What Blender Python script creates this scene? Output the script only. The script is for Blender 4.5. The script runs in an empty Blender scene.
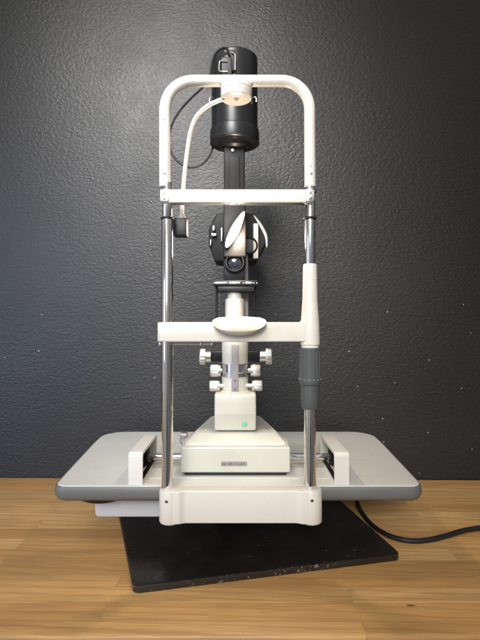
import bpy, bmesh, math, random
from mathutils import Vector, Matrix, noise as mnoise
random.seed(7)
C = bpy.context.scene.collection
PI = math.pi
R = math.radians
EYE = 0.45          # eye height above the bench (m)
F = 462.0           # focal length in photo pixels

def X(px, d): return (px - 240.0) * d / F
def Z(py, d): return EYE - (py - 320.0) * d / F
def at(px, py, d): return Vector((X(px, d), d, Z(py, d)))

# ---------------------------------------------------------------- helpers
def finish(bm, name, mat, parent=None, angle=35, smooth=True):
    bmesh.ops.recalc_face_normals(bm, faces=bm.faces)
    me = bpy.data.meshes.new(name)
    bm.to_mesh(me); bm.free()
    if parent is not None:
        root = parent
        off = Vector(root.location)
        while root.parent is not None:
            root = root.parent; off += Vector(root.location)
        me.transform(Matrix.Translation(-off))
    if smooth:
        for p in me.polygons: p.use_smooth = True
        me.set_sharp_from_angle(angle=R(angle))
    if isinstance(mat, (list, tuple)):
        for m in mat: me.materials.append(m)
    else:
        me.materials.append(mat)
    o = bpy.data.objects.new(name, me)
    C.objects.link(o)
    if parent is not None: o.parent = parent
    return o

def thing(name, label, cat, loc=(0, 0, 0)):
    o = bpy.data.objects.new(name, None); C.objects.link(o)
    o.location = loc; o['label'] = label; o['category'] = cat
    o.empty_display_size = .02
    return o

def merge(bm, b2):
    me = bpy.data.meshes.new('tmp'); b2.to_mesh(me); b2.free()
    bm.from_mesh(me); bpy.data.meshes.remove(me)

def add_box(bm, x0, x1, y0, y1, z0, z1, bev=0.0, seg=3, rot=None):
    b = bmesh.new()
    bmesh.ops.create_cube(b, size=1.0)
    for v in b.verts:
        v.co = Vector(((x0 + x1) / 2 + v.co.x * (x1 - x0), (y0 + y1) / 2 + v.co.y * (y1 - y0), (z0 + z1) / 2 + v.co.z * (z1 - z0)))
    if bev > 0:
        bmesh.ops.bevel(b, geom=list(b.edges), offset=bev, segments=seg, profile=.5, affect='EDGES')
    if rot is not None:
        c = Vector(((x0 + x1) / 2, (y0 + y1) / 2, (z0 + z1) / 2))
        b.transform(Matrix.Translation(c) @ rot @ Matrix.Translation(-c))
    merge(bm, b)

def add_prism(bm, pts, axis, a0, a1, bev=0.0, seg=3):
    """polygon pts (2D) extruded along axis. X: (y,z)  Y: (x,z)  Z: (x,y)"""
    b = bmesh.new()
    def mk(p, a):
        return {'X': (a, p[0], p[1]), 'Y': (p[0], a, p[1]), 'Z': (p[0], p[1], a)}[axis]
    lo = [b.verts.new(mk(p, a0)) for p in pts]
    hi = [b.verts.new(mk(p, a1)) for p in pts]
    f0 = b.faces.new(lo); f1 = b.faces.new(list(reversed(hi)))
    n = len(pts)
    for i in range(n):
        b.faces.new((lo[i], hi[i], hi[(i + 1) % n], lo[(i + 1) % n]))
    bmesh.ops.recalc_face_normals(b, faces=b.faces)
    if bev > 0:
        es = list(set(list(f0.edges) + list(f1.edges)))
        bmesh.ops.bevel(b, geom=es, offset=bev, segments=seg, profile=.5, affect='EDGES')
    merge(bm, b)

def round_poly(pts, rad, n=6):
    out = []
    m = len(pts)
    for i, p in enumerate(pts):
        r = rad[i] if isinstance(rad, (list, tuple)) else rad
        p = Vector(p); a = Vector(pts[i - 1]) - p; c = Vector(pts[(i + 1) % m]) - p
        if r <= 0: out.append(tuple(p)); continue
        an = a.normalized(); cn = c.normalized()
        ang = math.acos(max(-1, min(1, an.dot(cn))))
        t = min(r / math.tan(ang / 2), a.length * .49, c.length * .49)
        r2 = t * math.tan(ang / 2)
        cen = p + (an + cn).normalized() * (r2 / math.sin(ang / 2))
        s = p + an * t - cen; e = p + cn * t - cen
        a0 = math.atan2(s.y, s.x); a1 = math.atan2(e.y, e.x)
        dd = (a1 - a0 + PI) % (2 * PI) - PI
        for k in range(n + 1):
            q = a0 + dd * k / n
            out.append((cen.x + r2 * math.cos(q), cen.y + r2 * math.sin(q)))
    return out

def add_lathe(bm, prof, origin, axis=(0, 0, 1), n=48, flute=None):
    """prof: list of (radius, height) along axis"""
    b = bmesh.new()
    q = Vector((0, 0, 1)).rotation_difference(Vector(axis).normalized()).to_matrix().to_4x4()
    rings = []
    for (r, h) in prof:
        if r < 1e-6:
            rings.append([b.verts.new((0, 0, h))])
        else:
            ring = []
            for k in range(n):
                a = 2 * PI * k / n
                rr = r
                if flute: rr = r * (1 + flute(a, h))
                ring.append(b.verts.new((rr * math.cos(a), rr * math.sin(a), h)))
            rings.append(ring)
    for i in range(len(rings) - 1):
        A, B = rings[i], rings[i + 1]
        if len(A) == 1 and len(B) == 1: continue
        if len(A) == 1:
            for k in range(n): b.faces.new((A[0], B[(k + 1) % n], B[k]))
        elif len(B) == 1:
            for k in range(n): b.faces.new((A[k], A[(k + 1) % n], B[0]))
        else:
            for k in range(n): b.faces.new((A[k], A[(k + 1) % n], B[(k + 1) % n], B[k]))
    b.transform(Matrix.Translation(Vector(origin)) @ q)
    merge(bm, b)

def cyl(r, h0, h1, c=.001):
    """profile of a closed cylinder with softened rims"""
    return [(0, h0), (r - c, h0), (r - c * .3, h0 + c * .3), (r, h0 + c), (r, h1 - c), (r - c * .3, h1 - c * .3), (r - c, h1), (0, h1)]

def catmull(pts, n=10):
    P = [Vector(p) for p in pts]
    P = [P[0] * 2 - P[1]] + P + [P[-1] * 2 - P[-2]]
    out = []
    for i in range(1, len(P) - 2):
        for k in range(n):
            t = k / n
            a, b, c, d = P[i - 1], P[i], P[i + 1], P[i + 2]
            out.append(.5 * ((2 * b) + (c - a) * t + (2 * a - 5 * b + 4 * c - d) * t * t + (3 * b - a - 3 * c + d) * t ** 3))
    out.append(P[-2].copy())
    return out

def add_tube(bm, path, r, n=16, cap=True):
    b = bmesh.new()
    rings = []
    m = len(path)
    T0 = (path[1] - path[0]).normalized()
    up = Vector((0, 1, 0)) if abs(T0.y) < .9 else Vector((1, 0, 0))
    N = (up - T0 * up.dot(T0)).normalized()
    Tp = T0
    for i, p in enumerate(path):
        T = (path[min(i + 1, m - 1)] - path[max(i - 1, 0)]).normalized()
        qd = Tp.rotation_difference(T); N = (qd @ N).normalized(); Tp = T
        B = T.cross(N)
        rr = r(i / (m - 1)) if callable(r) else r
        rings.append([b.verts.new(p + (N * math.cos(2 * PI * k / n) + B * math.sin(2 * PI * k / n)) * rr) for k in range(n)])
    for i in range(m - 1):
        for k in range(n):
            b.faces.new((rings[i][k], rings[i][(k + 1) % n], rings[i + 1][(k + 1) % n], rings[i + 1][k]))
    if cap:
        b.faces.new(rings[0]); b.faces.new(list(reversed(rings[-1])))
    merge(bm, b)

# ---------------------------------------------------------------- materials
class MatB:
    def __init__(s, name):
        s.m = bpy.data.materials.new(name); s.m.use_nodes = True
        s.nt = s.m.node_tree; s.b = s.nt.nodes['Principled BSDF']
        s.tc = s.nt.nodes.new('ShaderNodeTexCoord')
    def n(s, t, **kw):
        x = s.nt.nodes.new(t)
        for k, v in kw.items():
            if k in x.inputs: x.inputs[k].default_value = v
            else: setattr(x, k, v)
        return x
    def l(s, a, b): s.nt.links.new(a, b)
    def mapping(s, scale, src=None, rot=(0, 0, 0)):
        mp = s.n('ShaderNodeMapping'); mp.inputs['Scale'].default_value = scale; mp.inputs['Rotation'].default_value = rot
        s.l(src or s.tc.outputs['Object'], mp.inputs['Vector']); return mp.outputs['Vector']
    def noise(s, scale, detail=3, rough=.5, vec=None, dist=0):
        x = s.n('ShaderNodeTexNoise'); x.inputs['Scale'].default_value = scale; x.inputs['Detail'].default_value = detail
        x.inputs['Roughness'].default_value = rough; x.inputs['Distortion'].default_value = dist
        s.l(vec or s.tc.outputs['Object'], x.inputs['Vector']); return x.outputs['Fac']
    def ramp(s, fac, stops):
        x = s.n('ShaderNodeValToRGB')
        while len(x.color_ramp.elements) < len(stops): x.color_ramp.elements.new(.5)
        for e, (p, c) in zip(x.color_ramp.elements, stops):
            e.position = p; e.color = (c, c, c, 1) if isinstance(c, (int, float)) else (*c, 1)
        s.l(fac, x.inputs['Fac']); return x.outputs['Color']
    def mix(s, fac, a, b, mode='MIX'):
        x = s.n('ShaderNodeMix', data_type='RGBA', blend_type=mode)
        for inp, v in ((0, fac), (6, a), (7, b)):
            if hasattr(v, 'links'): s.l(v, x.inputs[inp])
            elif isinstance(v, (int, float)): x.inputs[inp].default_value = v
            else: x.inputs[inp].default_value = (*v, 1)
        return x.outputs[2]
    def math(s, op, a, b=0.0):
        x = s.n('ShaderNodeMath', operation=op)
        for i, v in enumerate((a, b)):
            if hasattr(v, 'links'): s.l(v, x.inputs[i])
            else: x.inputs[i].default_value = v
        return x.outputs[0]
    def bump(s, h, strength, dist=.001, normal=None):
        x = s.n('ShaderNodeBump'); x.inputs['Strength'].default_value = strength; x.inputs['Distance'].default_value = dist
        s.l(h, x.inputs['Height'])
        if normal: s.l(normal, x.inputs['Normal'])
        s.l(x.outputs['Normal'], s.b.inputs['Normal']); return x.outputs['Normal']
    def col(s, v):
        if hasattr(v, 'links'): s.l(v, s.b.inputs['Base Color'])
        else: s.b.inputs['Base Color'].default_value = (*v, 1)

def plastic(name, c, rough=.4, var=.06, bump=.05, spec=.5, grime=.0):
    M = MatB(name)
    n1 = M.noise(9, 4, .6); n2 = M.noise(420, 2)
    lo = tuple(x * (1 - var) for x in c); hi = tuple(min(1, x * (1 + var)) for x in c)
    cc = M.ramp(n1, [(.3, lo), (.7, hi)])
    if grime:
        g = M.ramp(M.noise(38, 6, .7), [(.56, 0.0), (.74, 1.0)])
        cc = M.mix(M.math('MULTIPLY', g, grime), cc, tuple(x * y for x, y in zip(c, (.62, .56, .46))))
    M.col(cc)
    M.l(M.math('ADD', M.math('MULTIPLY', n1, .16), rough - .08), M.b.inputs['Roughness'])
    M.b.inputs['Specular IOR Level'].default_value = spec
    M.bump(n2, bump, .0004)
    return M.m

def metal(name, c, rough=.2, brushed=False):
    M = MatB(name)
    M.b.inputs['Metallic'].default_value = 1
    n = M.noise(60, 4, .6)
    M.col(M.ramp(n, [(.3, tuple(x * .92 for x in c)), (.7, c)]))
    M.l(M.math('ADD', M.math('MULTIPLY', n, rough * .5), rough * .75), M.b.inputs['Roughness'])
    if brushed:
        v = M.mapping((40, 40, 1500)); M.bump(M.noise(1, 2, vec=v), .15, .0003)
    return M.m

M_cream = plastic('cream_plastic', (.72, .685, .61), .38, .035, .05, grime=.16)
M_white = plastic('white_enamel', (.74, .715, .655), .30, .03, .04, grime=.10)
M_body = plastic('ivory_body_paint', (.61, .60, .52), .36, .035, .06, grime=.14)
M_cup = plastic('chin_cup_plastic', (.74, .70, .58), .33, .03, .03)
M_top = plastic('laminate_top', (.68, .675, .61), .36, .05, .10, grime=.30)
M_rim = plastic('grey_edge_moulding', (.145, .145, .138), .42, .05, .12)
M_greyrib = plastic('grey_grip_plastic', (.078, .084, .084), .5, .06, .1)
M_matte = plastic('matt_black_housing', (.012, .012, .013), .55, .1, .1, spec=.3)
M_black = plastic('black_plastic', (.012, .012, .013), .4, .1, .1)
M_blackm = plastic('black_enamel', (.012, .0125, .014), .34, .12, .08, spec=.38)
M_rubber = plastic('black_rubber', (.010, .010, .011), .55, .1, .05)
M_bluewhite = plastic('pale_box_plastic', (.56, .56, .575), .4, .03, .05)
M_label = plastic('grey_label', (.33, .33, .31), .4, .03, .0)
M_ink = plastic('dark_ink', (.03, .03, .035), .5, .05, .0)
M_strip = plastic('grey_slot_insert', (.33, .315, .32), .4, .05, .02)
M_chrome = metal('chromed_steel', (.80, .80, .82), .10)
M_satin = metal('satin_steel', (.70, .69, .67), .30)
M_knob = metal('knurled_aluminium', (.84, .82, .78), .34)
M_screw = metal('screw_steel', (.30, .28, .26), .35)

def emit(name, c, st):
    M = MatB(name); M.col(c)
    M.b.inputs['Emission Color'].default_value = (*c, 1); M.b.inputs['Emission Strength'].default_value = st
    return M.m
M_lit = emit('lit_prism', (1, .93, .82), 60)
M_led = emit('lit_led', (.03, .80, .27), 1.25)

# lens glass : dark coated
M_ = MatB('coated_lens'); M_.col((.01, .012, .02)); M_.b.inputs['Roughness'].default_value = .04; M_.b.inputs['Coat Weight'].default_value = 1; M_lens = M_.m

# base plate : chipped black painted steel
M_ = MatB('chipped_black_paint')
g = M_.n('ShaderNodeNewGeometry')
chip = M_.ramp(M_.noise(95, 5, .7), [(.665, 0.0), (.68, 1.0)])
msk = M_.ramp(M_.noise(7, 3, .6), [(.47, 0.0), (.60, 1.0)])
at_edge = M_.n('ShaderNodeAttribute', attribute_name='edge')
edge_chip = M_.ramp(M_.noise(170, 4, .7), [(.60, 0.0), (.63, 1.0)])
edge_m = M_.ramp(M_.noise(16, 3, .7), [(.46, 0.0), (.56, 1.0)])
e2 = M_.math('MULTIPLY', M_.math('MULTIPLY', edge_chip, edge_m), at_edge.outputs['Fac'])
allc = M_.math('MAXIMUM', M_.math('MULTIPLY', chip, msk), e2)
basec = M_.ramp(M_.noise(14, 5, .65), [(.3, (.011, .0085, .0065)), (.7, (.024, .019, .015))])
M_.col(M_.mix(allc, basec, (.24, .215, .185)))
M_.l(M_.ramp(M_.noise(22, 6, .7), [(.3, .22), (.7, .46)]), M_.b.inputs['Roughness'])
M_.bump(M_.math('SUBTRACT', M_.noise(260, 3), M_.math('MULTIPLY', allc, 1.2)), .18, .0008)
M_plate = M_.m

# wall : charcoal paint over an orange-peel / knock-down texture
M_ = MatB('charcoal_orange_peel_paint')
warp = M_.noise(30, 2)
v = M_.mapping((1, 1, 1.35), rot=(0, R(12), 0))
n1 = M_.noise(112, 3, .5, v, .35)
n2 = M_.noise(58, 2, .5, v, .3)
n3 = M_.noise(260, 2, .5, v)
h = M_.math('ADD', M_.ramp(n1, [(.30, 0.0), (.70, 1.0)]), M_.math('MULTIPLY', n2, 1.0))
h = M_.math('ADD', h, M_.math('MULTIPLY', n3, .12))
M_.bump(h, .28, .0024)
wc = M_.ramp(M_.noise(2.2, 5, .6), [(.25, (.012, .0117, .0115)), (.5, (.016, .0156, .0154)), (.75, (.020, .0196, .0193))])
vo = M_.n('ShaderNodeTexVoronoi', feature='F1', voronoi_dimensions='2D'); vo.inputs['Scale'].default_value = 9; vo.inputs['Randomness'].default_value = 1
s1 = M_.n('ShaderNodeSeparateXYZ'); M_.l(M_.tc.outputs['Object'], s1.inputs[0])
c1 = M_.n('ShaderNodeCombineXYZ'); M_.l(s1.outputs[0], c1.inputs[0]); M_.l(s1.outputs[2], c1.inputs[1])
M_.l(c1.outputs[0], vo.inputs['Vector'])
spk = M_.math('LESS_THAN', M_.math('ADD', vo.outputs['Distance'], M_.math('MULTIPLY', M_.noise(300, 2), .018)), .0215)
sep = M_.n('ShaderNodeSeparateColor'); M_.l(vo.outputs['Color'], sep.inputs[0])
spk = M_.math('MULTIPLY', spk, M_.math('GREATER_THAN', M_.math('ADD', sep.outputs[0], M_.math('MULTIPLY', s1.outputs[0], .35)), .60))
sx = M_.n('ShaderNodeSeparateXYZ'); M_.l(M_.tc.outputs['Object'], sx.inputs[0])
spk = M_.math('MULTIPLY', spk, M_.math('LESS_THAN', sx.outputs[2], .52))
M_.col(M_.mix(spk, wc, (.5, .5, .5)))
M_.l(M_.ramp(M_.noise(5, 4, .6), [(.3, .43), (.7, .55)]), M_.b.inputs['Roughness'])
M_.b.inputs['Specular IOR Level'].default_value = .5
M_wall = M_.m

# bench : laminated maple staves
M_ = MatB('maple_butcher_block')
br = M_.n('ShaderNodeTexBrick'); br.offset = .37; br.offset_frequency = 2
br.inputs['Scale'].default_value = 1; br.inputs['Brick Width'].default_value = .62; br.inputs['Row Height'].default_value = .0435
br.inputs['Mortar Size'].default_value = .0007; br.inputs['Mortar Smooth'].default_value = .3; br.inputs['Bias'].default_value = 0
br.inputs['Color1'].default_value = (0, 0, 0, 1); br.inputs['Color2'].default_value = (1, 1, 1, 1); br.inputs['Mortar'].default_value = (.5, .5, .5, 1)
mp = M_.n('ShaderNodeMapping'); mp.inputs['Location'].default_value = (.21, .012, 0); M_.l(M_.tc.outputs['Object'], mp.inputs['Vector'])
M_.l(mp.outputs['Vector'], br.inputs['Vector'])
tint = br.outputs['Color']
# offset grain per stave
comb = M_.n('ShaderNodeVectorMath', operation='MULTIPLY_ADD')
M_.l(tint, comb.inputs[0]); comb.inputs[1].default_value = (7.3, 3.1, 5.7); M_.l(M_.tc.outputs['Object'], comb.inputs[2])
gv = M_.mapping((2.0, 18, 18), comb.outputs[0])
gr = M_.noise(1, 5, .62, gv, 1.4)
fine = M_.noise(1, 3, .6, M_.mapping((16, 330, 330), comb.outputs[0]))
wv = M_.n('ShaderNodeTexWave', wave_type='RINGS', rings_direction='Z'); wv.inputs['Scale'].default_value = 1.0; wv.inputs['Distortion'].default_value = 5.5
wv.inputs['Detail'].default_value = 3; wv.inputs['Detail Scale'].default_value = .9
M_.l(M_.mapping((2.6, 17, 4), comb.outputs[0]), wv.inputs['Vector'])
base = M_.ramp(tint, [(0, (.57, .300, .098)), (.3, (.76, .435, .158)), (.55, (.88, .550, .230)), (.8, (.72, .400, .140)), (1, (.62, .335, .115))])
base = M_.mix(M_.math('MULTIPLY', M_.ramp(gr, [(.38, 1.0), (.54, 0.0)]), .45), base, (.40, .215, .085))
base = M_.mix(M_.math('MULTIPLY', M_.ramp(wv.outputs['Fac'], [(.0, 1.0), (.25, 0.0)]), .34), base, (.38, .20, .08))
base = M_.mix(M_.math('MULTIPLY', M_.ramp(fine, [(.44, 1.0), (.53, 0.0)]), .22), base, (.34, .17, .055))
base = M_.mix(M_.math('MULTIPLY', br.outputs['Fac'], .42), base, (.13, .065, .025))
big = M_.ramp(M_.noise(2.4, 3, .5), [(.35, .86), (.65, 1.08)])
base = M_.mix(1.0, base, big, 'MULTIPLY')
# knots
kv = M_.n('ShaderNodeTexVoronoi', feature='F1', voronoi_dimensions='2D'); kv.inputs['Scale'].default_value = 1
M_.l(M_.mapping((3.2, 9, 0)), kv.inputs['Vector'])
kn = M_.ramp(M_.math('ADD', kv.outputs['Distance'], M_.math('MULTIPLY', M_.noise(60, 3), .03)), [(.030, 1.0), (.05, 0.0)])
ks = M_.n('ShaderNodeSeparateColor'); M_.l(kv.outputs['Color'], ks.inputs[0])
kn = M_.math('MULTIPLY', kn, M_.math('GREATER_THAN', ks.outputs[0], .72))
base = M_.mix(M_.math('MULTIPLY', kn, .8), base, (.10, .045, .016))
# scratches
sc_ = M_.n('ShaderNodeTexVoronoi', feature='DISTANCE_TO_EDGE', voronoi_dimensions='2D'); sc_.inputs['Scale'].default_value = 3.1
M_.l(M_.mapping((1, 3.4, 1), rot=(0, 0, R(38))), sc_.inputs['Vector'])
scr = M_.ramp(sc_.outputs['Distance'], [(.0025, 1.0), (.006, 0.0)])
scr = M_.math('MULTIPLY', scr, M_.ramp(M_.noise(13, 3, .6), [(.55, 0.0), (.62, 1.0)]))
base = M_.mix(M_.math('MULTIPLY', scr, .22), base, (.70, .58, .42))
M_.col(base)
M_.l(M_.ramp(M_.noise(6, 6, .7), [(.3, .34), (.7, .50)]), M_.b.inputs['Roughness'])
M_.bump(M_.math('SUBTRACT', M_.math('MULTIPLY', fine, .4), M_.math('ADD', br.outputs['Fac'], M_.math('MULTIPLY', scr, .5))), .22, .0006)
M_.b.inputs['Coat Weight'].default_value = .12; M_.b.inputs['Coat Roughness'].default_value = .28
M_wood = M_.m

# ---------------------------------------------------------------- setting
bm = bmesh.new()
add_box(bm, -2.2, 2.2, 0, .12, -1.0, 2.6)
wall = finish(bm, 'wall', M_wall, None, smooth=False)
wall.location = (0, 1.312, 0); wall.rotation_euler = (0, 0, R(-0.9)); wall['kind'] = 'structure'

BF = .659
bt = thing('workbench', 'honey coloured wooden butcher block workbench running along the dark wall', 'workbench', (0, BF, 0))
bm = bmesh.new()
add_prism(bm, round_poly([(BF, -.042), (1.34, -.042), (1.34, 0), (BF, 0)], [.004, 0, 0, .006], 4), 'X', -1.6, 1.6)
# cut the back to follow the wall
for v in bm.verts:
    if v.co.y > 1.3: v.co.y = 1.3115 + v.co.x * math.tan(R(-.9)) - .005
finish(bm, 'bench_top', M_wood, bt)
bm = bmesh.new()
add_box(bm, -1.58, 1.58, BF + .04, BF + .062, -.16, -.0425, .002)
finish(bm, 'apron', M_wood, bt)

# ---------------------------------------------------------------- instrument table
TZ = .150
tb = thing('instrument_table', 'pale instrument table with dark grey rounded edge, standing on a chipped black steel plate', 'table', (0, 1.0, 0))
fx0, fx1, FY, BY = -.339, .333, .832, 1.245
outl = [(fx0, FY), (fx1, FY), (.349, BY - .12), (.351, BY), (-.362, BY), (-.359, BY - .12)]
def outline(off):
    c = Vector((-.003, 1.04))
    pts = [(x + (-off if x < 0 else off), y + (off if y > 1.04 else -off) * (1 if (abs(y - FY) < .01 or abs(y - BY) < .01) else 0)) for x, y in outl]
    return round_poly(pts, [.026 + off, .026 + off, .3, .065 + off, .065 + off, .3], 10)
bm = bmesh.new()
add_prism(bm, outline(-.0035), 'Z', TZ - .010, TZ, .0012, 3)
finish(bm, 'table_top', M_top, tb, 40)
# rim: lofted rounded band
bm = bmesh.new()
levels = [(-.0036, TZ - .0016), (-.0015, TZ - .0008), (0, TZ - .0035), (.0012, TZ - .010), (.0008, TZ - .019), (-.003, TZ - .0255), (-.009, TZ - .0290), (-.016, TZ - .0298)]
rings = []
for off, z in levels:
    rings.append([bm.verts.new((x, y, z)) for x, y in outline(off)])
for a, b in zip(rings, rings[1:]):
    n = len(a)
    for k in range(n): bm.faces.new((a[k], a[(k + 1) % n], b[(k + 1) % n], b[k]))
bm.faces.new(rings[-1])
finish(bm, 'edge_moulding', M_rim, tb, 50)
# base plate
bpz = .0125
quad = [(-.175, .757), (.301, .864), (.218, 1.235), (-.315, 1.165)]
bm = bmesh.new()
rp = round_poly(quad, .012, 6)
add_prism(bm, rp, 'Z', .0005, bpz, .0014, 2)
dead = [e for e in bm.edges if e.calc_length() > .05]
plate = finish(bm, 'base_plate', M_plate, tb, 40)
a = plate.data.attributes.new('edge', 'FLOAT', 'POINT')
# refine mesh so the worn edge attribute stays at the rim
bm = bmesh.new(); bm.from_mesh(plate.data)
tops = [f for f in bm.faces if f.normal.z > .99]
for f in tops:
    res = bmesh.ops.inset_individual(bm, faces=[f], thickness=.0035, depth=0)
lay = bm.verts.layers.float.get('edge')
for v_ in bm.verts: v_[lay] = 1.0
for f in bm.faces:
    if f.normal.z > .99 and len(f.verts) > 8:
        for v_ in f.verts: v_[lay] = 0.0
bm.to_mesh(plate.data); bm.free()
# column (under the top)
bm = bmesh.new()
add_lathe(bm, cyl(.045, bpz, .075, .002), (-.01, 1.11, 0))
add_lathe(bm, cyl(.034, .07, .1195, .001), (-.01, 1.11, 0))
finish(bm, 'column', M_blackm, tb)
bm = bmesh.new()
add_box(bm, -.08, .06, 1.02, 1.20, .1105, .1200, .002)
finish(bm, 'mounting_bracket', M_blackm, tb)
bm = bmesh.new()
add_prism(bm, round_poly([(-.284, .0635), (-.150, .0635), (-.146, .1195), (-.286, .1195)], [.008, .014, 0, 0], 6), 'Y', .905, 1.06, .003)
finish(bm, 'power_box', M_bluewhite, tb)
bm = bmesh.new()
add_lathe(bm, [(0, .1085), (.03, .1088), (.044, .1115), (.052, .116), (.054, .1198), (0, .1198)], (-.262, .895, 0))  # flat round black disc under the table top
finish(bm, 'black_disc', M_rubber, tb)
# rail guards on either side
def guard(side):
    xo, xi = (-.203, -.177) if side < 0 else (.199, .1715)
    y0, y1, zt = .838, .985, .2095
    prof = round_poly([(y0, TZ + .0005), (y1, TZ + .0005), (y1, zt - .002), (y0, zt)], [0, 0, .010, .009], 6)
    g = None
    bm = bmesh.new()
    t = .008 * (1 if side < 0 else -1)
    b = bmesh.new()
    lo = [b.verts.new((xo, *p)) for p in prof]; hi = [b.verts.new((xi, *p)) for p in prof]
    fo = b.faces.new(lo); fi = b.faces.new(list(reversed(hi))); n = len(prof)
    for k in range(n): b.faces.new((lo[k], hi[k], hi[(k + 1) % n], lo[(k + 1) % n]))
    bmesh.ops.recalc_face_normals(b, faces=b.faces)
    bmesh.ops.inset_region(b, faces=[fi], thickness=.0055)
    ex = bmesh.ops.extrude_discrete_faces(b, faces=[fi])
    for v_ in ex['faces'][0].verts: v_.co.x = xo + t
    bmesh.ops.bevel(b, geom=list(fo.edges), offset=.002, segments=3, profile=.5, affect='EDGES')
    merge(bm, b)
    o = finish(bm, 'rail_guard', M_white, tb, 35)
    bm = bmesh.new()
    xa = xo + t + .0008 * (1 if side < 0 else -1)
    add_box(bm, min(xa, xa + t * .2), max(xa, xa + t * .2), y0 + .010, y1 - .009, TZ + .001, zt - .012)  # black sheet added to darken the inside of the hollow guard
    finish(bm, 'cavity_dark', M_rubber, o)
    # geared rail
    bm = bmesh.new()
    cx = xi - .007 * (1 if side > 0 else -1)
    xa, xb = sorted((xi + (.010 if side > 0 else -.010), xi + (.002 if side > 0 else -.002)))
    k = 0
    y = y0 + .012
    while y < y1 - .012:
        add_box(bm, xa, xb, y, y + .0016, TZ + .0005, TZ + .0070); y += .0032
    add_box(bm, xa - .0002, xb + .0002, y0 + .011, y1 - .010, TZ + .0002, TZ + .004)
    finish(bm, 'rack', M_black, o)
guard(-1); guard(1)
bm = bmesh.new()
add_box(bm, -.172, .166, 1.02, 1.026, TZ + .0002, TZ + .0035, .001)
add_box(bm, -.172, .166, .872, .8745, TZ + .0002, TZ + .002, .0006)
finish(bm, 'slide_strip', M_top, tb)

# ---------------------------------------------------------------- chin rest frame
DF = .80
fr = thing('head_rest_frame', 'upright chin and forehead rest with cream arch and chrome posts at the table front', 'head rest', (-.002, DF, .10))
LX, RX = X(167.3, DF), X(310.0, DF)
# bottom bracket
bm = bmesh.new()
for x in (X(169.6, .79), X(311.6, .79)):
    add_lathe(bm, [(0, .1005), (.0150, .1005), (.0180, .1020), (.0193, .1045), (.0190, .155), (.0180, .1580), (.0160, .1590), (0, .1590)], (x, DF, 0))
xa, xb = X(169.6, .79), X(311.6, .79)
prof = round_poly([(xa + .006, .7995 + .012), (xa + .006, .7815), (xa + .017, .7815), (xa + .026, .7860), (xb - .026, .7860), (xb - .017, .7815), (xb - .006, .7815), (xb - .006, .8115)],
                  [0, 0, .01, .015, .015, .01, 0, 0], 6)
add_prism(bm, prof, 'Z', .1035, .1592, .0022, 3)
add_box(bm, xa + .02, xb - .02, .805, .8305, .108, .146, .002)
foot = finish(bm, 'table_bracket', M_cream, fr, 40)
for px, py in ((166.5, 501.5), (312.0, 500.5)):
    bm = bmesh.new()
    add_lathe(bm, cyl(.0028, -.0012, .0022, .0005), at(px, py, .782) + Vector((0, .001, 0)), (0, -1, 0), 20)
    s = finish(bm, 'screw', M_screw, foot)
# posts
def zf(py, d=DF): return Z(py, d)
bm = bmesh.new()
add_lathe(bm, cyl(.0100, .158, zf(219), .001), (LX, DF, 0))
add_lathe(bm, cyl(.0086, zf(220), zf(183), .0006), (LX, DF, 0))
post_l = finish(bm, 'post', M_chrome, fr)
bm = bmesh.new()
add_lathe(bm, cyl(.0103, .158, zf(300), .001), (RX, DF, 0))
add_lathe(bm, cyl(.0088, zf(301), zf(183), .0006), (RX, DF, 0))
post_r = finish(bm, 'post', M_chrome, fr)
for x, r, par in ((LX, .0097, post_l), (RX, .0096, post_r)):
    bm = bmesh.new()
    z = zf(218.5)
    add_lathe(bm, [(r - .003, z - .002), (r + .0008, z - .002), (r + .0018, z - .0008), (r + .0018, z + .0008), (r + .0008, z + .002), (r - .003, z + .002)], (x, DF, 0))
    finish(bm, 'retaining_ring', M_rubber, par)
# arch
AL, AR = X(165.0, DF), X(309.6, DF)
zt = zf(81); zb = zf(187); rad = .049
path = [Vector((AL - .0003, DF, zb)), Vector((AL - .0005, DF, zb + .06)), Vector((AL - .0005, DF, zt - rad))]
for k in range(1, 15):
    a = PI - (PI / 2) * k / 15
    path.append(Vector((AL + rad + rad * math.cos(a), DF, zt - rad + rad * math.sin(a))))
path.append(Vector((AL + rad, DF, zt)))
for k in range(1, 8): path.append(Vector((AL + rad + (AR - AL - 2 * rad) * k / 8, DF, zt)))
path.append(Vector((AR - rad, DF, zt)))
for k in range(1, 15):
    a = PI / 2 - (PI / 2) * k / 15
    path.append(Vector((AR - rad + rad * math.cos(a), DF, zt - rad + rad * math.sin(a))))
path += [Vector((AR, DF, zt - rad)), Vector((AR + .0005, DF, zb + .06)), Vector((AR + .001, DF, zb))]
bm = bmesh.new(); add_tube(bm, path, .0096, 28)
arch = finish(bm, 'arch', M_white, fr, 60)
for px, py in ((164.5, 173.0), (311.0, 173.5), (310.8, 166), (164.2, 119.5)):
    bm = bmesh.new()
    rr = .0021 if py > 170 else .0012
    x = X(px, .791)
    add_lathe(bm, cyl(rr, 0, .0016, .0004), (x, .7910, Z(py, .791)), (0, -1, 0), 18)
    finish(bm, 'screw', M_screw, arch)
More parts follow.
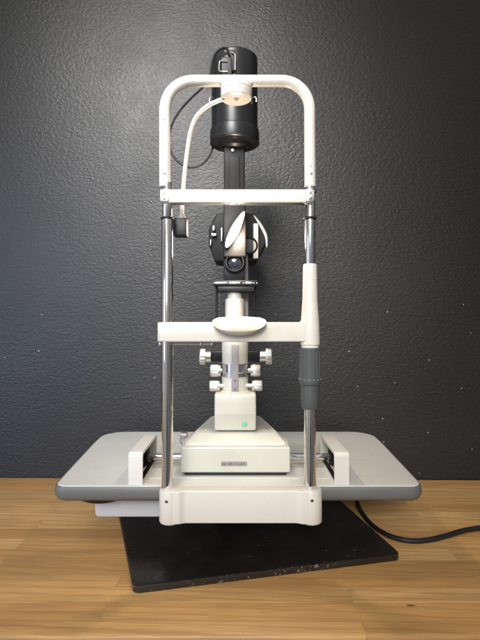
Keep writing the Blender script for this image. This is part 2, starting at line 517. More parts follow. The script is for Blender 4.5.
# forehead cross bar
bm = bmesh.new()
z0, z1 = Z(202.3, .785), Z(189.2, .785)
xa, xb = X(160.3, .785), X(314.3, .785)
prof = round_poly([(xa, .806), (xa, .785), (xb, .785), (xb, .806), (xb - .010, .806), (xb - .0195, .7925), (xa + .0195, .7925), (xa + .010, .806)], [.002, .005, .005, .002, .001, .004, .004, .001], 5)
add_prism(bm, prof, 'Z', z0, z1, .0012, 3)
bar = finish(bm, 'forehead_bar', M_white, fr, 40)
for s, xx in ((-1, X(164.4, .784)), (1, X(310.2, .784))):
    bm = bmesh.new()
    add_box(bm, xx - .0075, xx + .0075, .7835, .7852, z0 + .0012, z1 - .0012, .0007)
    add_lathe(bm, [(.0085, z1 - .002), (.0112, z1 - .002), (.0112, z1 + .0022), (.0106, z1 + .003), (.0085, z1 + .003)], (LX if s < 0 else RX, DF, 0))
    clip = finish(bm, 'clip', M_satin, bar)
    for zz in (z0 + .0066, z1 - .0066):
        bm = bmesh.new()
        add_lathe(bm, [(0, 0), (.0023, 0), (.0025, .0006), (.0018, .0015), (.0006, .0016), (0, .0010)], (xx, .7836, zz), (0, -1, 0), 20)
        finish(bm, 'screw', M_screw, clip)
# chin bar with sleeve
zc0, zc1 = Z(342.0, .783), Z(322.2, .783)
xl = X(157.0, .783)
xs = X(303, .783)
poly = round_poly([(xl, zc0), (RX + .004, zc0), (RX + .004, zc1), (xl, zc1)], [.002, 0, 0, .0025], 8)
bm = bmesh.new(); add_prism(bm, poly, 'Y', .7862, .8140, .0028, 4)
xs = RX - .0138
add_prism(bm, round_poly([(RX, zc1 - .006), (RX, zc1 + .014), (xs + .0010, zc1 + .014), (xs, zc1 - .0004), (xs - .016, zc1 - .0004), (xs - .016, zc1 - .006)], [0, 0, 0, .011, 0, 0], 8), 'Y', .7895, .8105, .0012, 3)
add_lathe(bm, [(.0086, zf(265)), (.0100, zf(264)), (.0114, zf(264.8)), (.0120, zf(267)), (.0130, zf(300)), (.0158, zf(322)), (.0168, zf(342)), (.0166, zf(344.5)), (.0152, zf(345)), (.0150, zf(350)), (0, zf(350))], (RX, DF, 0), n=56)
chin_bar = finish(bm, 'chin_bar', M_cream, fr, 40)
# chin cup
bm = bmesh.new()
cx, cy, cz = X(239.2, .772), .7770, Z(323.4, .775)
NU, NV = 48, 12
rimx, rimy = .0455, .0265
rot = Matrix.Rotation(R(28), 4, 'X')
def cup_pt(u, v, under):
    a = 2 * PI * u / NU
    r = v / NV
    ca, sa = math.cos(a), math.sin(a)
    x = rimx * r * (abs(ca) ** .86) * (1 if ca >= 0 else -1); y = rimy * r * (abs(sa) ** .9) * (1 if sa >= 0 else -1)
    dep = -.0150 * (1 - r ** 2.2) + .004 * r * r * abs(ca) ** 3
    if r > .93: dep -= .0006 * ((r - .93) / .07) ** 2
    if under: dep -= .0035 * (1 - .5 * (r ** 6)); x *= .985; y *= .985
    return Vector((x, y, dep))
for under in (0, 1):
    cen = bm.verts.new(cup_pt(0, 0, under)); prev = None; rings = []
    for v_ in range(1, NV + 1):
        rings.append([bm.verts.new(cup_pt(u, v_, under)) for u in range(NU)])
    for u in range(NU): bm.faces.new((cen, rings[0][u], rings[0][(u + 1) % NU]))
    for A, B in zip(rings, rings[1:]):
        for u in range(NU): bm.faces.new((A[u], B[u], B[(u + 1) % NU], A[(u + 1) % NU]))
    if under == 0: top_r = rings[-1]
    else:
        for u in range(NU): bm.faces.new((top_r[u], rings[-1][u], rings[-1][(u + 1) % NU], top_r[(u + 1) % NU]))
bm.transform(Matrix.Translation((cx, cy, cz)) @ rot)
finish(bm, 'chin_cup', M_cup, chin_bar, 60)
# raised saddle on the bar that carries the cup
bm = bmesh.new()
sa, sb, sz = X(212.8, .79), X(265.4, .79), Z(317.3, .79)
add_prism(bm, round_poly([(sa - .012, zc1 - .008), (sa - .012, zc1 - .0004), (sa, zc1 - .0004), (sa + .006, sz), (sb - .006, sz), (sb, zc1 - .0004), (sb + .012, zc1 - .0004), (sb + .012, zc1 - .008)], [0, 0, .008, .012, .012, .008, 0, 0], 6), 'Y', .7875, .8125, .002, 3)
b = bmesh.new()  # rounded boss added to fill the shadow beneath the cup
bmesh.ops.create_uvsphere(b, u_segments=40, v_segments=20, radius=1)
for v_ in b.verts: v_.co = Vector((cx + v_.co.x * .038, .786 + v_.co.y * .019, Z(327, .78) + v_.co.z * .0120))
merge(bm, b)
finish(bm, 'cup_saddle', M_cream, chin_bar, 40)
# wire under the chin bar
bm = bmesh.new()
zw = Z(344.2, .80)
add_tube(bm, [Vector((X(159, .80), .803, zw)), Vector((X(213, .80), .803, zw))], .0011, 10)
for px in (159.5, 201, 212):
    add_lathe(bm, cyl(.0022, -.004, .002, .0004), (X(px, .80), .803, zw + .001), (0, 0, 1), 14)
add_box(bm, X(172, .80), X(214, .80), .800, .812, zc0 - .0016, zc0 + .001, .0004)
finish(bm, 'paper_pin', M_satin, chin_bar)
# grey height grip
bm = bmesh.new()
def fl(a, h):
    return 0.016 if math.cos(a * 14) > -.2 else -.035
z1g, z0g = zf(347.5), zf(379.5)
bmg = [(.0140, z1g + .0005), (.0172, z1g), (.0182, z1g - .0015), (.0184, z1g - .004)] 
add_lathe(bm, [(.010, z1g), (.0170, z1g), (.0180, z1g - .0015)] + [(.0180, z1g - .0015 - k * .001) for k in (1, 2)], (RX, DF, 0), n=112)
add_lathe(bm, [(.0178, z1g - .0030), (.0184, z0g)], (RX, DF, 0), n=168, flute=fl)
add_lathe(bm, [(.0170, z0g + .004), (.0188, z0g + .003), (.0190, z0g), (.0190, z0g - .005), (.0180, z0g - .0080), (.0160, z0g - .0090), (.010, z0g - .0090)], (RX, DF, 0), n=64)
grip = finish(bm, 'height_grip', M_greyrib, fr, 30)
bm = bmesh.new()
for k in range(14):
    a = 2 * PI * k / 14
    p = Vector((RX + .0187 * math.cos(a), DF + .0187 * math.sin(a), z0g + .0012))
    add_lathe(bm, [(0, -.0003), (.0011, -.0003), (.0009, .0010), (0, .0014)], p, (math.cos(a), math.sin(a), 0), 10)
finish(bm, 'dimple_ring', M_label, grip)
bm = bmesh.new()
add_lathe(bm, [(.0104, z0g - .008), (.0158, z0g - .008), (.0158, zf(399)), (.0145, zf(407)), (.0138, zf(408.5)), (.0104, zf(408.5))], (RX, DF, 0), n=56)
finish(bm, 'collar', M_greyrib, fr, 35)

# fixation light : swivel knob, arm, small lamp box
kx = X(236.3, .80)
zk0, zk1 = Z(99.8, .80), Z(84, .80)
bm = bmesh.new()
H = zk1 - zk0
prof = [(0, 0), (.0050, 0), (.0056, .0012), (.0250, .0010), (.0264, .0018), (.0270, .0038), (.0270, H * .30), (.0272, H * .30 + .0005), (.0272, H * .52), (.0266, H * .53), (.0266, H * .57), (.0272, H * .58), (.0272, H * .80), (.0262, H * .90), (.022, H * .97), (0, H)]
add_lathe(bm, prof, (kx, DF, zk0), n=64)
kn_ = finish(bm, 'swivel_knob', M_white, fr, 40)
bm = bmesh.new()
add_lathe(bm, [(0, -.0006), (.0030, -.0006), (.0034, .0014), (0, .0014)], (kx, DF, zk0), n=20)
finish(bm, 'screw', M_screw, kn_)
pts = [at(224, 99.0, .80), at(216.5, 101.5, .803), at(205.5, 107.5, .812), at(196.2, 117, .822), at(190.6, 131, .828), at(187.3, 150, .832), at(184.6, 172, .834), at(182.6, 196, .834), at(181.8, 216, .834)]
bm = bmesh.new(); add_tube(bm, catmull(pts, 8), .0037, 18)
arm = finish(bm, 'fixation_arm', M_white, fr, 60)
e = at(181.8, 216.5, .834)
bm = bmesh.new()
add_lathe(bm, [(0, -.0042), (.0070, -.0042), (.0078, -.0030), (.0062, 0), (.0040, .0040), (.0036, .0045), (0, .0045)], e, n=28)
finish(bm, 'end_cap', M_white, arm)
bm = bmesh.new()
x0, x1 = X(173.6, .83), X(187, .83)
add_box(bm, x0, x1, .822, .852, Z(236, .83), Z(218.6, .83), .0016)
lb = finish(bm, 'fixation_lamp', M_black, arm)
bm = bmesh.new(); add_box(bm, x1 - .0006, x1 + .0010, .824, .828, Z(235, .83), Z(225, .83), .0004)
finish(bm, 'edge_trim', M_satin, lb)

# ---------------------------------------------------------------- slit lamp
SX = -.0105; DA = .98
sl = thing('slit_lamp', 'lit slit lamp microscope with tall black lamp housing, steel knobs and ivory sliding base', 'slit lamp', (SX, DA, TZ))
# sliding base
bz0, bz1 = .1560, .2055
bxl, bxr = X(180.3, .888), X(290.6, .888)
plan = [(bxl, .888), (bxr, .888), (bxr, .945), (.060, 1.125), (-.080, 1.125), (bxl, .945)]
bm = bmesh.new()
add_prism(bm, round_poly(plan, [.004, .004, .02, .02, .02, .02], 6), 'Z', bz0, bz1, .0035, 4)
add_box(bm, bxl + .002, bxr - .002, .889, .896, bz0 + .0406, bz1 - .0003, .001)
base = finish(bm, 'sliding_base', M_body, sl, 40)
bm = bmesh.new()
ins = [(bxl + .005, .903), (bxr - .005, .903), (bxr - .008, .945), (.055, 1.118), (-.075, 1.118), (bxl + .008, .945)]
ins2 = [(bxl + .022, .935), (bxr - .022, .935), (bxr - .024, .960), (.046, 1.108), (-.066, 1.108), (bxl + .024, .960)]
r0 = round_poly(ins, [.006, .006, .02, .02, .02, .02], 6); r1 = round_poly(ins2, [.01, .01, .02, .02, .02, .02], 6)
lv = [(0, bz1 - .002), (.0, bz1 + .001), (.12, bz1 + .0048), (.75, bz1 + .0120), (.95, bz1 + .0150), (1.1, bz1 + .0160)]
rg = []
for t, z in lv:
    rg.append([bm.verts.new((a[0] + (b[0] - a[0]) * t, a[1] + (b[1] - a[1]) * t, z)) for a, b in zip(r0, r1)])
for A, B in zip(rg, rg[1:]):
    n = len(A)
    for k in range(n): bm.faces.new((A[k], A[(k + 1) % n], B[(k + 1) % n], B[k]))
bm.faces.new(rg[-1])
finish(bm, 'base_cover', M_body, base, 50)
bm = bmesh.new()
add_box(bm, bxl + .008, bxr - .008, .892, 1.10, TZ + .0005, bz0 + .001)  # black block stands in for the shaded gap under the base
finish(bm, 'base_gap_dark', M_rubber, base)
# maker plate (lettering too small to read)
bm = bmesh.new()
lx0, lx1, lz0, lz1 = X(221, .888), X(247.2, .888), Z(466.2, .888), Z(461.4, .888)
add_box(bm, lx0, lx1, .8872, .889, lz0, lz1, .0004)
plt = finish(bm, 'maker_plate', M_label, base)
bm = bmesh.new()
xx = lx0 + .0016; cnt = 0
zc = (lz0 + lz1) / 2
while xx < lx1 - .0035:
    w = random.uniform(.0014, .0024); hh = .0042
    kind = random.choice('HEIOL')
    t = .00055
    def bx(a, b, c, d_): add_box(bm, a, b, .8868, .8873, c, d_)
    bx(xx, xx + t, zc - hh / 2, zc + hh / 2)
    if kind in 'HO': bx(xx + w - t, xx + w, zc - hh / 2, zc + hh / 2)
    if kind == 'H': bx(xx + t, xx + w - t, zc - t / 2, zc + t / 2)
    if kind in 'OEL': bx(xx + t, xx + w - t, zc - hh / 2, zc - hh / 2 + t)
    if kind in 'OE': bx(xx + t, xx + w - t, zc + hh / 2 - t, zc + hh / 2)
    if kind == 'E': bx(xx + t, xx + w - t * 1.4, zc - t / 2, zc + t / 2)
    xx += w + .0010; cnt += 1
    if cnt in (4, 8): xx += .0016
finish(bm, 'lettering', M_ink, plt, smooth=False)
# axle and wheels
bm = bmesh.new()
za = Z(456.6, .944)
add_tube(bm, [Vector((-.186, .944, za)), Vector((.182, .944, za))], .0068, 28)
axle = finish(bm, 'axle', M_chrome, sl)
bm = bmesh.new()
add_tube(bm, [Vector((-.178, .962, za - .009)), Vector((.172, .962, za - .009))], .0040, 20)
finish(bm, 'guide_rod', M_satin, sl)
for s in (-1, 1):
    bm = bmesh.new()
    xw = -.1905 if s < 0 else .1865
    add_lathe(bm, cyl(.0165, -.004, .004, .0006), (xw, .944, za + .0015), (1, 0, 0), n=96, flute=lambda a, h: .05 if math.cos(a * 24) > 0 else -.05)
    add_lathe(bm, cyl(.0100, -.004, .0055, .0006), (xw, .944, za + .0015), (-s, 0, 0), n=32)
    finish(bm, 'gear_wheel', M_rubber, axle, 30)
# lock screw at the back left
bm = bmesh.new()
add_box(bm, X(180.8, .985), X(187.4, .985), .975, .992, Z(442.5, .985), Z(432.5, .985), .0014)
add_box(bm, X(182, .985), X(186, .985), .978, .990, TZ + .001, Z(442.9, .985), .0005)
add_lathe(bm, cyl(.0022, 0, .0012, .0003), at(184.2, 436.3, .975), (0, -1, 0), 16)
finish(bm, 'lock_screw', M_satin, sl)

# arm block with led
zb_t, zb_m, zb_b = Z(394, .935), Z(414, .932), Z(431.5, .935)
xb0, xb1 = X(214.3, .932), X(256.2, .932)
bm = bmesh.new()
prof = round_poly([(.9315, zb_m), (.9400, zb_b + .001), (.950, zb_b - .001), (1.04, zb_b - .001), (1.04, zb_t), (.9365, zb_t)], [.0015, .003, .002, .004, .010, .008], 6)
add_prism(bm, prof, 'X', xb0, xb1, .0042, 4)
blk = finish(bm, 'arm_block', M_body, sl, 32)
bm = bmesh.new()
zz0 = Z(402.5, .95)
add_lathe(bm, [(.0290, zb_t - .002), (.0316, zb_t - .0015), (.0320, zb_t + .0008), (.0306, zb_t + .0022), (.0286, zb_t + .0022)], (SX, DA, 0), n=64)
finish(bm, 'socket_ring', M_body, blk)
bm = bmesh.new()
add_prism(bm, round_poly([(X(219.5, .95), .955), (X(252.5, .95), .955), (X(252.5, .95), 1.03), (X(219.5, .95), 1.03)], .006, 5), 'Z', bz1 + .010, zb_b + .002, .001, 2)
finish(bm, 'block_neck', M_body, blk)
bm = bmesh.new()
add_lathe(bm, [(.0034, 0), (.0050, 0), (.0050, .0012), (.0044, .0016), (.0036, .0014)], at(244.3, 424.2, .9347), (0, -.93, -.33), 28)
finish(bm, 'bezel', M_strip, blk)
bm = bmesh.new()
add_lathe(bm, [(0, 0), (.0035, 0), (.0034, .0012), (.002, .0022), (0, .0026)], at(244.3, 424.2, .9352), (0, -.93, -.33), 24)
finish(bm, 'indicator_light', M_led, blk)
# column
cr = .0282
bm = bmesh.new()
add_lathe(bm, [(0, zb_t - .003), (cr, zb_t - .003), (cr, Z(377, DA)), (cr + .0006, Z(376.8, DA)), (cr + .0006, Z(376.0, DA)), (cr, Z(375.8, DA)), (cr, Z(362, DA)), (cr, Z(340, DA)), (cr, Z(333, DA)), (cr - .002, Z(331.5, DA)), (0, Z(331.5, DA))], (SX, DA, 0), n=64)
colm = finish(bm, 'pillar', M_body, sl, 35)
bm = bmesh.new()
ra = cr + .0009
add_lathe(bm, [(ra - .003, Z(376.2, DA)), (ra, Z(375.8, DA)), (ra, Z(372.2, DA)), (ra - .0012, Z(371.9, DA)), (ra - .0012, Z(371.3, DA)), (ra, Z(371, DA)), (ra, Z(363, DA)), (ra - .003, Z(362.6, DA))], (SX, DA, 0), n=64)
finish(bm, 'steel_band', M_satin, colm, 30)
bm = bmesh.new()
yf = DA - cr - .0028
add_box(bm, X(231.4, yf), X(238.4, yf), yf, DA - cr + .004, Z(401.5, yf), Z(344.5, yf), .0009)
slot = finish(bm, 'slot_insert', M_strip, colm)
for py in (380.5, 389.5):
    bm = bmesh.new()
    add_lathe(bm, [(.0011, 0), (.0024, 0), (.0024, .0006), (.0011, .0006)], at(235, py, yf), (0, -1, 0), 16)
    finish(bm, 'screw', M_screw, colm)
for px in (226.5, 244.0):
    bm = bmesh.new()
    add_box(bm, X(px, .956) - .0006, X(px, .956) + .0006, .9535, .962, Z(373, .957), Z(365, .957))
    finish(bm, 'index_mark', M_screw, colm)
# knobs on horizontal shafts
def knob(px_in, px_out, py, r, d, disc=False, par=sl):
    z = Z(py, d); xi, xo = X(px_in, d), X(px_out, d)
    s = 1 if xo > xi else -1; L = abs(xo - xi)
    bm = bmesh.new()
    def kfl(a, h): return .014 if math.cos(a * 30) > 0 else -.014
    if disc:
        add_lathe(bm, [(0, 0), (r * .68, 0), (r * .70, .0006), (r * .70, L * .46), (r * .8, L * .50)], (xi, d, z), (s, 0, 0), n=48)
        add_lathe(bm, [(r * .6, L * .46), (r * .96, L * .47), (r, L * .52), (r, L * .90), (r * .94, L * .98), (r * .55, L), (r * .5, L * .95), (0, L * .95)], (xi, d, z), (s, 0, 0), n=120, flute=kfl)
    else:
        add_lathe(bm, [(0, 0), (r * .9, 0), (r * .985, .0010), (r, .0018), (r, L * .22)], (xi, d, z), (s, 0, 0), n=48)
        add_lathe(bm, [(r, L * .24), (r, L * .85), (r * .93, L * .97), (r * .8, L), (0, L)], (xi, d, z), (s, 0, 0), n=120, flute=kfl)
    k = finish(bm, 'knob', M_knob, par, 25)
    bm = bmesh.new()
    add_tube(bm, [Vector((SX + s * .022, d, z)), Vector((xi + s * .001, d, z))], r * .42, 20)
    finish(bm, 'shaft', M_satin, k)
knob(211.0, 199.8, 356.6, .0170, DA, True)
knob(259.8, 271.8, 356.3, .0170, DA, True)
knob(221.0, 210.2, 370.6, .0128, DA - .005)
knob(250.4, 260.4, 370.4, .0128, DA - .005)
knob(219.8, 209.4, 385.8, .0112, DA - .012)
knob(252.0, 262.3, 385.5, .0112, DA - .012)
bm = bmesh.new()
add_box(bm, X(210.6, DA), X(260.3, DA), DA - .008, DA + .02, Z(361.5, DA), Z(350.5, DA), .003)
finish(bm, 'cross_arm', M_blackm, sl)
# upper pillar above the chin rest
bm = bmesh.new()
ux = X(234.6, DA)
add_lathe(bm, [(0, Z(333, DA)), (.0202, Z(333, DA)), (.0202, Z(302, DA)), (.0196, Z(299.6, DA)), (.0180, Z(298.6, DA)), (.0152, Z(298.4, DA)), (.0150, Z(293.6, DA)), (.0140, Z(292.6, DA)), (0, Z(292.6, DA))], (ux, DA, 0), n=56)
upp = finish(bm, 'upper_pillar', M_body, sl, 40)
# grey arm strip carrying the microscope, beside the upper pillar
bm = bmesh.new()
add_prism(bm, round_poly([(1.01, Z(340, 1.02)), (1.045, Z(340, 1.02)), (1.045, Z(283, 1.02)), (1.09, Z(255, 1.05)), (1.06, Z(250, 1.05)), (1.01, Z(290, 1.02))], .004, 4), 'X', X(236, 1.02), X(248.3, 1.02), .0014)
finish(bm, 'microscope_arm', M_strip, sl, 35)
for px in (216.6, 254.6):
    bm = bmesh.new()
    add_tube(bm, [Vector((X(px, .99), .99, Z(336, .99))), Vector((X(px, .99), .99, Z(286, .99)))], .0024, 14)
    finish(bm, 'side_rod', M_blackm, sl)
# lens turret bar with engraved scale strips
bm = bmesh.new()
yb = .955
add_box(bm, X(217.5, yb), X(254.5, yb), yb + .002, yb + .045, Z(291.5, yb), Z(286.0, yb), .0015)
add_box(bm, X(213.6, yb), X(257.8, yb), yb, yb + .05, Z(286.0, yb), Z(280.2, yb), .0018)
tur = finish(bm, 'scale_bar', M_blackm, sl, 35)
bm = bmesh.new()
for a, b in ((215.0, 226.0), (229.0, 240.2), (245.3, 252.3)):
    add_box(bm, X(a, yb), X(b, yb), yb - .0008, yb + .001, Z(284.0, yb), Z(282.0, yb), .0003)
for px in (214.4, 227.0, 243.6, 253.8, 257.0):
    add_lathe(bm, cyl(.0014, 0, .0012, .0003), at(px, 283.2, yb), (0, -1, 0), 12)
finish(bm, 'scale', M_satin, tur)
# illumination tower below the lamp : prism head, lens cone, side plates
bm = bmesh.new()
add_prism(bm, round_poly([(.948, Z(258, .95)), (1.00, Z(258, .95)), (1.00, Z(200, .98)), (.965, Z(200, .98))], .005, 5), 'X', X(223.5, .96), X(246.0, .96), .003)
head = finish(bm, 'prism_head', M_matte, sl, 35)
bm = bmesh.new()
ax = Vector((0, -1, 0))
c0 = at(234.8, 262.5, .955)
add_lathe(bm, [(0, -.045), (.0235, -.045), (.0235, -.006), (.0228, -.004), (.0205, -.003), (.0195, .004), (.0188, .0055), (.0172, .0055), (.0165, .003), (.0165, -.002)], c0, ax, n=56)
ring = finish(bm, 'lens_ring', M_blackm, sl, 30)
bm = bmesh.new()
prof = [(0, .0022)] + [(.0162 * math.sin(k / 8 * PI / 2), .0022 - .005 * (1 - math.cos(k / 8 * PI / 2))) for k in range(1, 9)]
add_lathe(bm, prof, c0, ax, n=48)
finish(bm, 'lens', M_lens, ring, 60)
bm = bmesh.new()
add_box(bm, X(224, .965), X(245, .965), .962, 1.0, Z(281, .965), Z(262, .965), .002)
finish(bm, 'lower_tube', M_blackm, sl)
# lit prism face: narrow leaning glass block that sends the beam toward the viewer
pc = at(235.2, 229.5, .938)
rotm = Matrix.Rotation(R(27), 4, 'Y')
bm = bmesh.new()
b = bmesh.new()
out = []
for k in range(40):
    a = 2 * PI * k / 40
    z = .0400 * math.cos(a); x = .0085 * math.sin(a) * (1 - .35 * (z > 0) * abs(z) / .04)
    out.append((x, z))
add_prism(bm, out, 'Y', -.004, .004, .0015, 2)
bm.transform(Matrix.Translation(pc) @ rotm)
finish(bm, 'lit_prism', M_lit, head, 50)
bm = bmesh.new()
add_prism(bm, [(x * 1.22, z * 1.05) for x, z in out], 'Y', .002, .014, .0012, 2)
bm.transform(Matrix.Translation(pc) @ rotm)
finish(bm, 'prism_mount', M_blackm, head)
# neck and lamp housing
bm = bmesh.new()
add_box(bm, X(224.2, DA), X(244.8, DA), DA - .020, DA + .020, Z(203, DA), Z(148, DA), .003)
add_box(bm, X(229.3, DA - .02), X(239.8, DA - .02), DA - .0225, DA - .018, Z(200, DA), Z(160, DA), .001)
neck = finish(bm, 'neck', M_matte, sl, 35)
bm = bmesh.new()
add_lathe(bm, [(0, 0), (.0030, 0), (.0030, .0012), (.0014, .0022), (0, .0022)], at(232.6, 150.0, DA - .0225) + Vector((0, .0005, 0)), (0, -1, 0), 16)
finish(bm, 'screw', M_white, neck)
HX = X(234.6, DA)
zt_, zf_, zl_ = 1.004, .852, .822
bm = bmesh.new()
hr = .0488
prof = [(0, zl_ - .012), (.024, zl_ - .012), (.030, zl_ - .008), (.034, zl_), (.050, zl_), (.0520, zl_ + .0015), (.0522, zl_ + .004), (.0522, zf_ - .006), (.0512, zf_ - .001), (hr + .001, zf_), (hr, zf_ + .001),
        (hr, zt_ - .006), (hr - .0008, zt_ - .0025), (hr - .003, zt_ - .0005), (hr - .006, zt_), (hr - .010, zt_ - .0008), (0, zt_ - .0008)]
add_lathe(bm, prof, (HX, DA, 0), n=96)
hous = finish(bm, 'lamp_housing', M_blackm, sl, 28)
bm = bmesh.new()
add_box(bm, HX - .022, HX + .002, DA - .006, DA + .006, zt_ - .001, zt_ + .0035, .001)
finish(bm, 'cap_tab', M_satin, hous)
# flat service panel + socket with cable plug
bm = bmesh.new()
yp = DA - hr
add_box(bm, X(221.5, yp), X(232.0, yp), yp - .011, yp + .010, Z(79, yp), Z(60, yp), .0015)
add_box(bm, X(224, yp), X(235, yp), yp - .006, yp + .012, Z(72, yp), Z(51, yp), .0015)
sock = finish(bm, 'socket', M_rubber, hous, 35)
bm = bmesh.new()
w1 = [at(227.0, 60.6, yp - .014), at(221.6, 60.6, yp - .014), at(219.6, 62.2, yp - .014), at(219.2, 70, yp - .014), at(221.0, 71.2, yp - .014), at(227.5, 71.2, yp - .014)]
w2 = [at(230.8, 52.2, yp - .009), at(233.6, 53.0, yp - .009), at(235.2, 56.0, yp - .009), at(235.2, 70, yp - .009)]
add_tube(bm, catmull(w1, 5), .0011, 10); add_tube(bm, catmull(w2, 5), .0011, 10)  # pale wires shaped like the reflections on the plug
finish(bm, 'plug_reflections', M_satin, sock)
# chrome latches at both sides of housing
for s, px in ((-1, 211.2), (1, 254.8)):
    bm = bmesh.new()
    p = at(px, 100.5, DA - .030)
    pth = [p + Vector((-.004 * s, .004, .006)), p + Vector((0, .0, .007)), p + Vector((.003 * s, -.001, .003)), p + Vector((.003 * s, -.001, -.004))]
    add_tube(bm, catmull(pth, 5), .0017, 12)
    finish(bm, 'latch', M_knob, hous)
# lamp cable: plug -> over the left -> loop down -> back to the housing
pts = [at(229.5, 55, .922), at(226.5, 48.5, .918), at(220.5, 48.8, .914), at(214.4, 54.0, .912), at(211.6, 64, .915), at(209.5, 76, .92), at(203, 87, .93), at(191.5, 98, .95), at(180.5, 110, .97), at(172.2, 124, .98), at(169.0, 139, .985), at(171.2, 152, .985), at(178.5, 162, .985), at(189.5, 167.3, .985), at(200.5, 165.0, .985), at(208.8, 157, .99), at(213.0, 147, .995), at(216, 136, 1.0)]
bm = bmesh.new(); add_tube(bm, catmull(pts, 8), .0023, 12)
finish(bm, 'lamp_cable', M_rubber, sl, 60)

# microscope body behind the tower (operator side)
bm = bmesh.new()
add_prism(bm, round_poly([(X(215, 1.07), Z(262, 1.07)), (X(256, 1.07), Z(262, 1.07)), (X(266.5, 1.07), Z(243, 1.07)), (X(264, 1.07), Z(228, 1.07)), (X(254, 1.07), Z(214, 1.07)), (X(217, 1.07), Z(214, 1.07)), (X(209, 1.07), Z(230, 1.07)), (X(209, 1.07), Z(246, 1.07))], .008, 5), 'Y', 1.06, 1.15, .004)
mic = finish(bm, 'microscope_body', M_matte, sl, 35)
bm = bmesh.new()
pth = [at(254.0, 215.5, 1.058), at(258.5, 222, 1.058), at(263.0, 229.5, 1.058), at(266.2, 237.5, 1.058), at(266.8, 247, 1.058)]
add_tube(bm, catmull(pth, 6), lambda t: .0014 + .0022 * math.sin(PI * t), 12)
finish(bm, 'side_trim', M_white, mic, 50)
bm = bmesh.new()
add_box(bm, X(253.0, 1.055), X(258.2, 1.055), 1.045, 1.06, Z(259, 1.055), Z(224, 1.055), .002)
finish(bm, 'cover_strip', M_white, mic, 50)
for a, b, c, d_ in ((212.5, 215, 226, 231), (211.5, 216.5, 233.5, 236.5), (210.0, 211.5, 240, 246), (221.0, 222.6, 228, 242)):
    bm = bmesh.new()
    add_box(bm, X(a, 1.055), X(b, 1.055), 1.05, 1.061, Z(d_, 1.055), Z(c, 1.055), .001)
    finish(bm, 'lever', M_satin, mic, 50)
for px in (224, 246):
    bm = bmesh.new()
    add_lathe(bm, [(0, 0), (.021, 0), (.021, .03), (.0175, .034), (.0165, .075), (.0195, .079), (.0195, .093), (.016, .096), (.013, .096), (.012, .092), (0, .092)], (X(px, 1.07), 1.148, Z(232, 1.07)), (0, 1, 0), 40)
    finish(bm, 'eyepiece', M_blackm, mic, 35)
bm = bmesh.new()
add_lathe(bm, [(0, 0), (.019, 0), (.020, .003), (.020, .018), (.0165, .020), (.0155, .016), (0, .016)], (X(249, 1.05), 1.062, Z(246, 1.05)), (0, -1, 0), 44)
finish(bm, 'objective', M_blackm, mic, 35)

# ---------------------------------------------------------------- power cord on the bench
pts = [at(346, 488, 1.20), at(352, 495, 1.17), at(357.5, 504.0, 1.115)]
pts = [Vector((X(350, 1.18), 1.18, .060)), Vector((X(354, 1.15), 1.15, .030))]
for px, py in ((358, 505.0), (363.5, 515), (371, 524.0), (381, 531.5), (394, 537.5), (410, 540.8), (427, 540.2), (446, 536.0), (462, 531.0), (480, 528.0), (510, 526), (560, 530)):
    d = (EYE - .0056) * F / (py - 320)
    pts.append(Vector((X(px, d), d, .0056)))
bm = bmesh.new(); add_tube(bm, catmull(pts, 8), .0050, 16)
cord = finish(bm, 'power_cord', M_rubber, None, 60)
cord['label'] = 'thick black power cord curving over the wooden bench to the right of the steel plate'; cord['category'] = 'cord'

# ---------------------------------------------------------------- camera
cam = bpy.data.cameras.new('camera'); co = bpy.data.objects.new('camera', cam); C.objects.link(co)
co.location = (0, 0, EYE); co.rotation_euler = (R(90), 0, 0)
cam.sensor_fit = 'VERTICAL'; cam.sensor_height = 24; cam.lens = 24 * F / 640.0
cam.clip_start = .01; cam.clip_end = 50
bpy.context.scene.camera = co

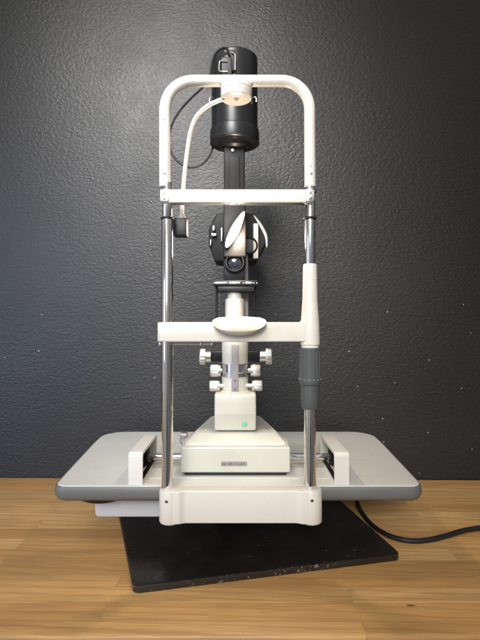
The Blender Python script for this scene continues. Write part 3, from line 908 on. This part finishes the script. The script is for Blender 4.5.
# ---------------------------------------------------------------- light
def area(name, loc, target, size, power, col, sy=None, spread=180):
    l = bpy.data.lights.new(name, 'AREA'); o = bpy.data.objects.new(name, l); C.objects.link(o)
    l.energy = power; l.color = col; l.size = size
    if sy: l.shape = 'RECTANGLE'; l.size_y = sy
    l.spread = R(spread)
    o.location = loc; o.rotation_euler = (Vector(target) - Vector(loc)).to_track_quat('-Z', 'Y').to_euler()
    return o
area('ceiling_lamp', (-.44, -.30, 1.85), (-.18, 1.31, .85), .60, 6.0, (1, .985, .97), .60, 47)
area('front_fill', (-.25, -1.5, 1.35), (0, .95, .28), .9, 2.4, (1, .98, .955), .8, 30)  # added soft fill from behind the camera, brightens the front faces
area('window_light', (-1.6, -.3, .60), (-.6, 1.3, .22), .5, 3.0, (.48, .64, 1.0), .8, 70)
pl = bpy.data.lights.new('slit_lamp_glow', 'POINT'); po = bpy.data.objects.new('slit_lamp_glow', pl); C.objects.link(po)
po.location = (X(237, .93), .925, Z(232, .93)); pl.energy = 2.6; pl.color = (1, .80, .62); pl.shadow_soft_size = .012

# room seen only in reflections: soft procedural surroundings
w = bpy.data.worlds.new("World"); bpy.context.scene.world = w; w.use_nodes = True
nt = w.node_tree; bg = nt.nodes['Background']
tc = nt.nodes.new('ShaderNodeTexCoord')
sep = nt.nodes.new('ShaderNodeSeparateXYZ'); nt.links.new(tc.outputs['Generated'], sep.inputs[0])
mp = nt.nodes.new('ShaderNodeMapping'); mp.inputs['Scale'].default_value = (1, 1, .25); nt.links.new(tc.outputs['Generated'], mp.inputs[0])
nz = nt.nodes.new('ShaderNodeTexNoise'); nz.inputs['Scale'].default_value = 3.2; nz.inputs['Detail'].default_value = 2; nt.links.new(mp.outputs[0], nz.inputs['Vector'])
rp = nt.nodes.new('ShaderNodeValToRGB'); nt.links.new(nz.outputs['Fac'], rp.inputs['Fac'])
rp.color_ramp.elements[0].position = .38; rp.color_ramp.elements[0].color = (.14, .14, .15, 1)
rp.color_ramp.elements[1].position = .50; rp.color_ramp.elements[1].color = (1.0, .97, .93, 1)
dt = nt.nodes.new('ShaderNodeVectorMath'); dt.operation = 'DOT_PRODUCT'; dt.inputs[1].default_value = (-.62, -.25, .74)
nt.links.new(tc.outputs['Generated'], dt.inputs[0])
mr = nt.nodes.new('ShaderNodeMapRange'); mr.interpolation_type = 'SMOOTHSTEP'
mr.inputs['From Min'].default_value = -.5; mr.inputs['From Max'].default_value = .75; mr.inputs['To Min'].default_value = .13; mr.inputs['To Max'].default_value = .60
nt.links.new(dt.outputs['Value'], mr.inputs['Value'])
nt.links.new(rp.outputs['Color'], bg.inputs['Color']); nt.links.new(mr.outputs['Result'], bg.inputs['Strength'])

sc = bpy.context.scene
sc.view_settings.view_transform = 'Standard'; sc.view_settings.look = 'None'
sc.view_settings.exposure = 0; sc.view_settings.gamma = 1
sc.cycles.max_bounces = 8
